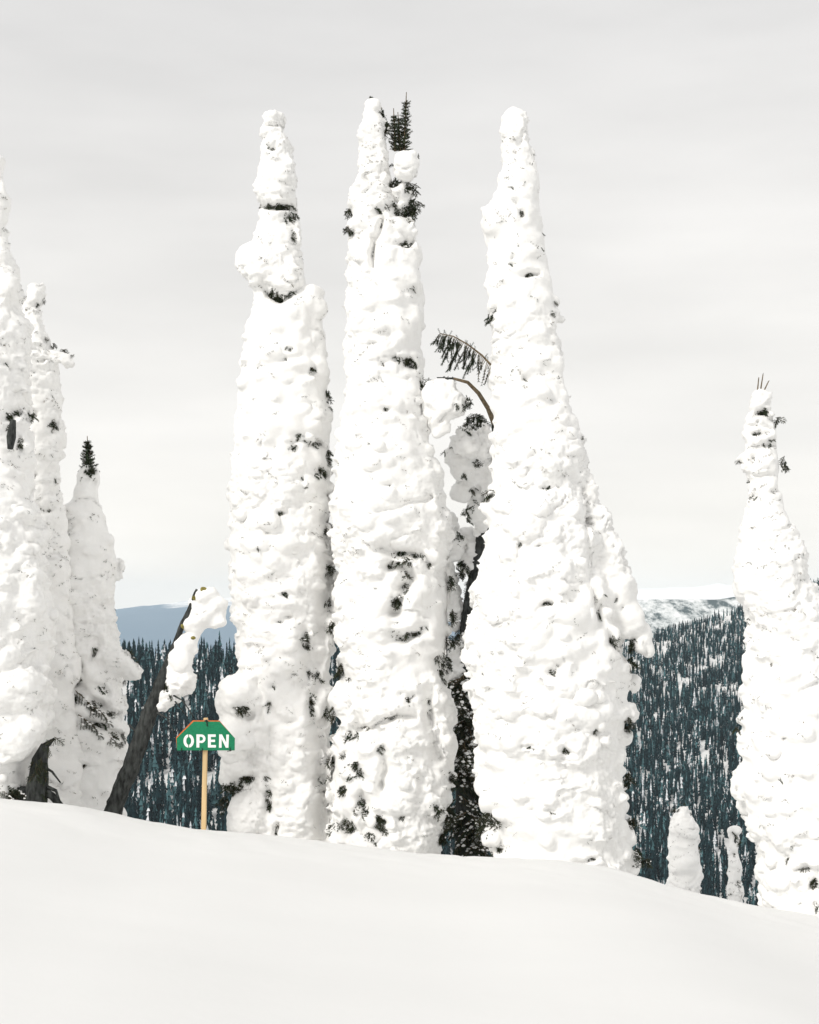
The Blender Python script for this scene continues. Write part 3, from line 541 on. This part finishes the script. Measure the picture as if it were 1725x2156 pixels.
TL1 = [(596, 62, 92), (625, 52, 95), (650, 48, 86), (700, 34, 100), (740, 30, 118), (800, 30, 124), (870, 48, 129), (950, 50, 128), (1050, 60, 132), (1200, 60, 150), (1400, 55, 160), (1690, 50, 170)]
tl1, bl1 = snow_tree('slender white fir with a forked bough, half hidden behind the huge white fir', TL1, 15.7,
    lumps=[(78, 620, 18, 22), (125, 750, 26, 14, -.1), (142, 762, 16, 12, -.1), (105, 890, 18, 26, -.1)], carve=[([(70, 780), (90, 790), (100, 780)], 4, .05)],
    tuft=[(78, 638, 5, 3), (92, 632, 3, 6), (112, 728, 6, 4), (135, 738, 4, 3), (152, 750, 4, 3), (110, 893, 9, 12), (95, 715, 5, 2), (88, 760, 5, 2), (70, 870, 8, 8), (95, 1072, 14, 4), (70, 1000, 6, 3), (120, 1010, 5, 3)], seed=32, r0=.1)
TL2 = [(988, 182, 196), (1010, 172, 203), (1030, 160, 208), (1060, 142, 217), (1130, 112, 232), (1190, 115, 247), (1250, 110, 246), (1350, 108, 256), (1420, 108, 258), (1500, 100, 266), (1560, 95, 264), (1620, 95, 258), (1720, 95, 256)]
tl2, bl2 = snow_tree('white fir with a bare green tip and dark ragged boughs low on its trunk', TL2, 16.1,
    lumps=[(245, 1390, 40, 32, -.2), (278, 1410, 24, 20, -.2), (250, 1200, 10, 25)],
    carve=[([(115, 1400), (150, 1440), (200, 1480), (245, 1505)], 10, .14), ([(150, 1510), (200, 1525), (250, 1550)], 7, .10), ([(185, 1390), (205, 1360)], 6, .08), ([(110, 1150), (130, 1160)], 5, .06)],
    tuft=[(128, 1408, 14, 14), (145, 1430, 20, 9), (140, 1470, 24, 10), (200, 1485, 18, 8), (232, 1502, 14, 6), (205, 1525, 22, 4), (238, 1545, 14, 4), (215, 1448, 11, 7), (196, 1372, 7, 9), (120, 1240, 9, 3), (115, 1300, 6, 6), (130, 1265, 5, 4), (165, 1400, 5, 10), (175, 1420, 4, 6), (270, 1375, 10, 6), (285, 1395, 4, 6), (260, 1435, 6, 4), (175, 1610, 12, 3), (150, 1600, 6, 3), (250, 1190, 2, 8), (112, 1170, 8, 3), (115, 1130, 4, 4), (185, 1250, 3, 2), (255, 1555, 6, 10), (100, 1590, 12, 8), (225, 1460, 8, 5), (120, 1340, 6, 4), (245, 1660, 4, 10), (188, 990, 13, 5), (180, 1003, 6, 4), (198, 1012, 4, 6)], seed=33, r0=.1)
spire(tl2, 187, 1000, 184, 918, 16.1, 17, 16, 8)
for (x, y, ox) in [(118, 1400, .8), (150, 1450, .9), (185, 1480, .9), (165, 1505, .9), (200, 1525, .9), (130, 1430, .2)]:
    h, nn, _, _ = bl2.ray_cast(CAMP, (Vector(P(x, y, 16.1))-CAMP).normalized())
    if h is not None: place(tl2, 'branch', BOU[int(x) % 4], h+Vector((0, -.01, 0)), (ox, -.25, -.35), .2, .62)

# right-hand trees
TR = [(822, 1597, 1612), (840, 1590, 1616), (870, 1580, 1624), (910, 1578, 1632), (950, 1566, 1640), (975, 1562, 1648), (1010, 1574, 1638), (1050, 1576, 1640), (1100, 1561, 1664), (1200, 1549, 1702), (1250, 1553, 1722), (1300, 1574, 1745), (1400, 1570, 1790), (1450, 1561, 1810), (1500, 1570, 1830), (1550, 1556, 1850), (1650, 1546, 1880), (1690, 1560, 1895), (1750, 1578, 1910), (1810, 1596, 1920), (1915, 1606, 1935)]
tr, br = snow_tree('stout white fir tapering to a tuft of bare upright twigs', TR, 14.4,
    lumps=[(1602, 880, 18, 16), (1598, 925, 24, 20), (1605, 965, 30, 22), (1595, 1025, 22, 22), (1580, 1200, 30, 50, -.1), (1560, 1660, 20, 30), (1580, 1400, 16, 40)],
    carve=[([(1575, 895), (1630, 898)], 4, .05), ([(1580, 945), (1635, 940)], 4, .06), ([(1570, 1000), (1635, 1000)], 4, .05), ([(1685, 1455), (1725, 1435)], 4, .05), ([(1600, 1300), (1640, 1310)], 4, .04)],
    tuft=[(1605, 866, 14, 5), (1632, 882, 12, 4), (1600, 912, 14, 2.5), (1622, 925, 6, 5), (1650, 972, 4, 14), (1588, 968, 5, 8), (1560, 968, 4, 6), (1588, 1045, 8, 4), (1615, 935, 10, 2.5), (1632, 1398, 8, 2.5), (1668, 1650, 4, 3), (1645, 1640, 3, 2), (1700, 1830, 12, 8), (1718, 1860, 8, 12), (1575, 1305, 4, 8), (1680, 1835, 8, 3), (1660, 1805, 4, 4), (1580, 1015, 3, 6), (1630, 1035, 5, 3), (1565, 1510, 3, 5), (1552, 1530, 3, 5), (1553, 1660, 3, 8), (1722, 1905, 5, 8)], seed=41, r0=.13)
mbt = MB(); r5 = np.random.default_rng(3)
for a, b, c in [((1600, 850), (1595, 825), (1598, 795)), ((1602, 850), (1602, 820), (1607, 788)), ((1606, 850), (1608, 825), (1619, 802)), ((1606, 862), (1614, 852), (1622, 848)), ((1596, 860), (1588, 852), (1584, 848))]:
    q = [P(*a, 14.4), P(*b, 14.4), P(*c, 14.4)]; V, Fc = tube(q, [.010, .008, .005], 5); mbt.add(V, Fc, 1); needles_on(mbt, q[0], q[1], r5, .02, .015); needles_on(mbt, q[1], q[2], r5, .02, .015)
add('treetop', mbt.mesh('treetop', [M_NEEDLE, M_TWIG], False), tr)
snow_tree('small snow cone of a young fir beyond the slope edge', [(1692, 1432, 1445), (1715, 1418, 1455), (1740, 1412, 1470), (1780, 1409, 1473), (1830, 1408, 1475), (1950, 1404, 1478)], 24.0,
    tuft=[(1427, 1705, 7, 6), (1440, 1692, 4, 4), (1415, 1732, 4, 6), (1452, 1715, 3, 6), (1472, 1790, 3, 10)], seed=51, r0=.06, big=(.06, .14))
snow_tree('thin ragged sapling caked in snow beside the stout white fir', [(1742, 1545, 1551), (1765, 1538, 1557), (1790, 1540, 1554), (1815, 1534, 1562), (1850, 1533, 1560), (1880, 1532, 1566), (1960, 1530, 1566)], 22.0,
    tuft=[(1546, 1752, 5, 8), (1553, 1770, 5, 8), (1545, 1800, 8, 4), (1538, 1835, 5, 6), (1556, 1860, 5, 8), (1540, 1885, 6, 5)], seed=52, r0=.03, big=(.04, .08), amp=.8)

# ------------------------------------------------------------------ leaning dead trunk
DT = 15.0
xd = P(225, 1740, DT)[0]; td = thing('leaning_dead_trunk', 'bare grey dead trunk leaning over with snow stuck along its upper half', 'dead tree', (xd, DT, gz(xd, DT))); bpy.context.view_layer.update()
tp = [(215, 1760), (240, 1705), (270, 1630), (295, 1562), (317, 1500), (335, 1452), (353, 1400), (374, 1345), (394, 1295), (407, 1262), (416, 1241)]
tq = np.linspace(0, 10, 70); tpa = np.array(tp, float); tpp = [P(np.interp(q, range(11), tpa[:, 0])+1.2*math.sin(q*3.1), np.interp(q, range(11), tpa[:, 1]), DT) for q in tq]
V, Fc = tube(tpp, np.interp(tq, range(11), [.105, .092, .087, .084, .08, .068, .05, .036, .027, .021, .014]), 22); ax = np.array([tpp[min(i//22, 69)] for i in range(len(V))]); V = ax+(V-ax)*(1+.16*fbm(V*np.array([16, 16, 5.]), 3, 8)+.07*fbm(V*45, 2, 9))[:, None]; add('trunk', mesh_np('trunk', V, Fc, [M_BARK]), td)
mb = MB()
for l in [(432, 1262, 26, 22), (450, 1283, 26, 28), (425, 1295, 28, 34), (455, 1305, 20, 22), (408, 1318, 22, 22), (440, 1312, 26, 18), (402, 1342, 16, 16), (385, 1360, 26, 22), (402, 1368, 15, 12), (376, 1392, 27, 34), (386, 1425, 20, 28), (366, 1438, 28, 26), (350, 1465, 20, 18), (333, 1480, 14, 12), (402, 1285, 10, 24), (356, 1415, 18, 28), (392, 1448, 10, 12), (346, 1484, 8, 10)]: lump(mb, l[0]+7, l[1], l[2], l[3], DT+.03, 3)
dm = remesh_snow('snow_cover', mb, .017, 1.35, (), DT, 61); add('snow_cover', dm, td)
for q, rad in [([(345, 1465), (370, 1478), (395, 1510)], [.012, .009, .004]), ([(350, 1455), (385, 1475), (402, 1500), (414, 1520)], [.012, .008, .006, .003]), ([(302, 1545), (285, 1540), (272, 1525)], [.022, .014, .008]), ([(330, 1500), (352, 1512), (368, 1545)], [.012, .008, .004])]:
    V, Fc = tube([P(x, y, DT-.05) for x, y in q], rad, 6); add('branch_stub', mesh_np('branch_stub', V, Fc, [M_BARK]), td)
for (x, y) in [(385, 1319), (409, 1259), (426, 1241), (431, 1240), (407, 1343)]:
    mbl = MB(); blob(mbl, P(x, y, DT-.03), (.02, .03, .028), tilt=(0, y, 0)); add('lichen', mbl.mesh('lichen', [M_LICHEN]), td)
db = BVHTree.FromPolygons([v.co for v in dm.vertices], [p.vertices[:] for p in dm.polygons])
tufts(td, db, DT-.1, [(352, 1465, 6, 4), (360, 1385, 3, 3), (398, 1350, 5, 3), (352, 1440, 3, 6), (345, 1455, 4, 5)], 4)

finish_foliage()
# ------------------------------------------------------------------ trail sign
DS = 13.85; U = .000639
sb = P(428, 1750, DS); S0 = P(433.5, 1579.8, DS)
ts = thing('trail_sign', 'green six sided trail sign reading OPEN on a pale wooden stake', 'sign', (sb[0], DS, gz(sb[0], DS))); bpy.context.view_layer.update()
M_GREEN = mat('green_paint', solid((.006, .19, .085), .5, .3, 60, .18)); M_ORANGE = mat('orange_paint', solid((.62, .15, .04), .55, .3, 40, .25))
M_WHITE = mat('white_paint', solid((.85, .85, .82), .6, .2)); M_TIE = mat('black_tie', solid((.02, .02, .02), .5, .3))
M_WOOD = mat('pine_wood', solid((.66, .48, .26), .7, .2, 14, .2, .2, 5, (1, 1, .08)))
def plate(name, pts, y0, y1, m, parent, bev=0):
    """pts in local sign units, extruded between depths y0 (front) and y1"""
    bm = bmesh.new(); vs = [bm.verts.new((S0[0]+x*U, DS+y0, S0[2]+y*U)) for x, y in pts]; f = bm.faces.new(vs)
    ex = bmesh.ops.extrude_face_region(bm, geom=[f]); bmesh.ops.translate(bm, verts=[v for v in ex['geom'] if isinstance(v, bmesh.types.BMVert)], vec=(0, y1-y0, 0))
    bmesh.ops.recalc_face_normals(bm, faces=bm.faces)
    if bev: bmesh.ops.bevel(bm, geom=list(bm.edges), offset=bev, segments=1, affect='EDGES')
    me = bpy.data.meshes.new(name); bm.to_mesh(me); bm.free(); me.materials.append(m); return add(name, me, parent)
OUT = [(-438, 0), (-443, 185), (-183, 438), (212, 438), (445, 185), (442, 0)]
board = plate('board', OUT, -.006, .003, M_GREEN, ts, .0012)
plate('backing_board', [(-440, 4), (-456, 196), (-197, 456), (205, 454), (436, 190), (436, 4)], .0035, .014, M_ORANGE, ts, .001)
def arc(cx, cy, rx, ry, a0, a1, n=14): return [(cx+rx*math.cos(math.radians(a0+(a1-a0)*i/n)), cy+ry*math.sin(math.radians(a0+(a1-a0)*i/n))) for i in range(n+1)]
def letter(parts):
    o = None
    for p in parts:
        q = plate('letter', p, -.0075, -.0055, M_WHITE, board)
    return q
yB, yT = 44, 244
cx = -258; my = (yB+yT)/2; ry = (yT-yB)/2
for s in (1, -1):        # stencilled O in two halves
    outr = arc(cx+s*4, my, 76, ry, -88 if s > 0 else 268, 88 if s > 0 else 92); inn = arc(cx+s*4, my, 34, ry-42, 84 if s > 0 else 96, -84 if s > 0 else 264); letter([outr+inn])
x0 = -140
letter([[(x0, yB), (x0+44, yB), (x0+44, yB+72), (x0+62, yB+72)]+arc(x0+72, yT-66, 66, 66, -92, 92, 12)+[(x0, yT)]])
plate('letter_counter', arc(x0+70, yT-66, 30, 30, -90, 90, 8)+[(x0+48, yT-36), (x0+48, yT-96)], -.0080, -.0070, M_GREEN, board)
x0 = 35; letter([[(x0, yB), (x0+122, yB), (x0+122, yB+38), (x0+44, yB+38), (x0+44, yB+84), (x0+108, yB+84), (x0+108, yB+120), (x0+44, yB+120), (x0+44, yT-38), (x0+118, yT-38), (x0+118, yT), (x0, yT)]])
x0 = 203; letter([[(x0, yB-3), (x0+40, yB-3), (x0+40, yB+130), (x0+104, yB-3), (x0+144, yB-3), (x0+152, yT-3), (x0+112, yT-3), (x0+110, yB+78), (x0+46, yT), (x0+4, yT)]])
mbp = MB()
top = P(432.5, 1512, DS); bot = P(427.5, 1775, DS)
for (c, hw) in ((top, .019), (P(432, 1585, DS), .021), (bot, .0225)):
    pass
bmp = bmesh.new(); bmesh.ops.create_cube(bmp, size=1)
for v in bmp.verts:
    c, hw = (top, .0205) if v.co.z > 0 else (bot, .0235); v.co = Vector((c[0]+v.co.x*2*hw, DS+.037+v.co.y*.042, c[2]))
bmesh.ops.bevel(bmp, geom=list(bmp.edges), offset=.003, segments=2, affect='EDGES'); me = bpy.data.meshes.new('stake'); bmp.to_mesh(me); bmp.free(); me.materials.append(M_WOOD); add('stake', me, ts)
for i, path in enumerate([[(10, 470), (14, 440), (22, 405), (30, 365)], [(-366, 40), (-368, 0), (-364, -8)], [(-50, 36), (-52, -2), (-56, -14)], [(372, 44), (376, 5), (372, -14)], [(372, -6), (395, -2), (330, -12)], [(-52, -4), (-90, -22)]]):
    mt = MB()
    V, Fc = tube([(S0[0]+x*U, DS-.012, S0[2]+y*U) for x, y in path], [.0055 if i == 0 else .004]*len(path), 6); mt.add(V, Fc)
    if i == 0:
        for (x, y, r0) in [(14, 452, .012), (30, 445, .007), (-8, 452, .008)]: blob(mt, (S0[0]+x*U, DS-.013, S0[2]+y*U), (r0, .009, r0*.8))
    add('cable_tie', mt.mesh('cable_tie', [M_TIE]), ts)

# ------------------------------------------------------------------ haze
bm = bmesh.new(); bmesh.ops.create_cube(bm, size=1)
for v in bm.verts: v.co = Vector((v.co.x*19000, v.co.y*19000, -131 if v.co.z < 0 else 195))
me = bpy.data.meshes.new('haze'); bm.to_mesh(me); bm.free()
mh = bpy.data.materials.new('haze'); mh.use_nodes = True; t = mh.node_tree; t.nodes.clear()
o = t.nodes.new('ShaderNodeOutputMaterial'); pv = t.nodes.new('ShaderNodeVolumePrincipled'); pv.inputs['Color'].default_value = (.80, .91, 1, 1); pv.inputs['Density'].default_value = .00006
t.links.new(pv.outputs[0], o.inputs['Volume']); me.materials.append(mh); add('haze', me, kind='stuff')
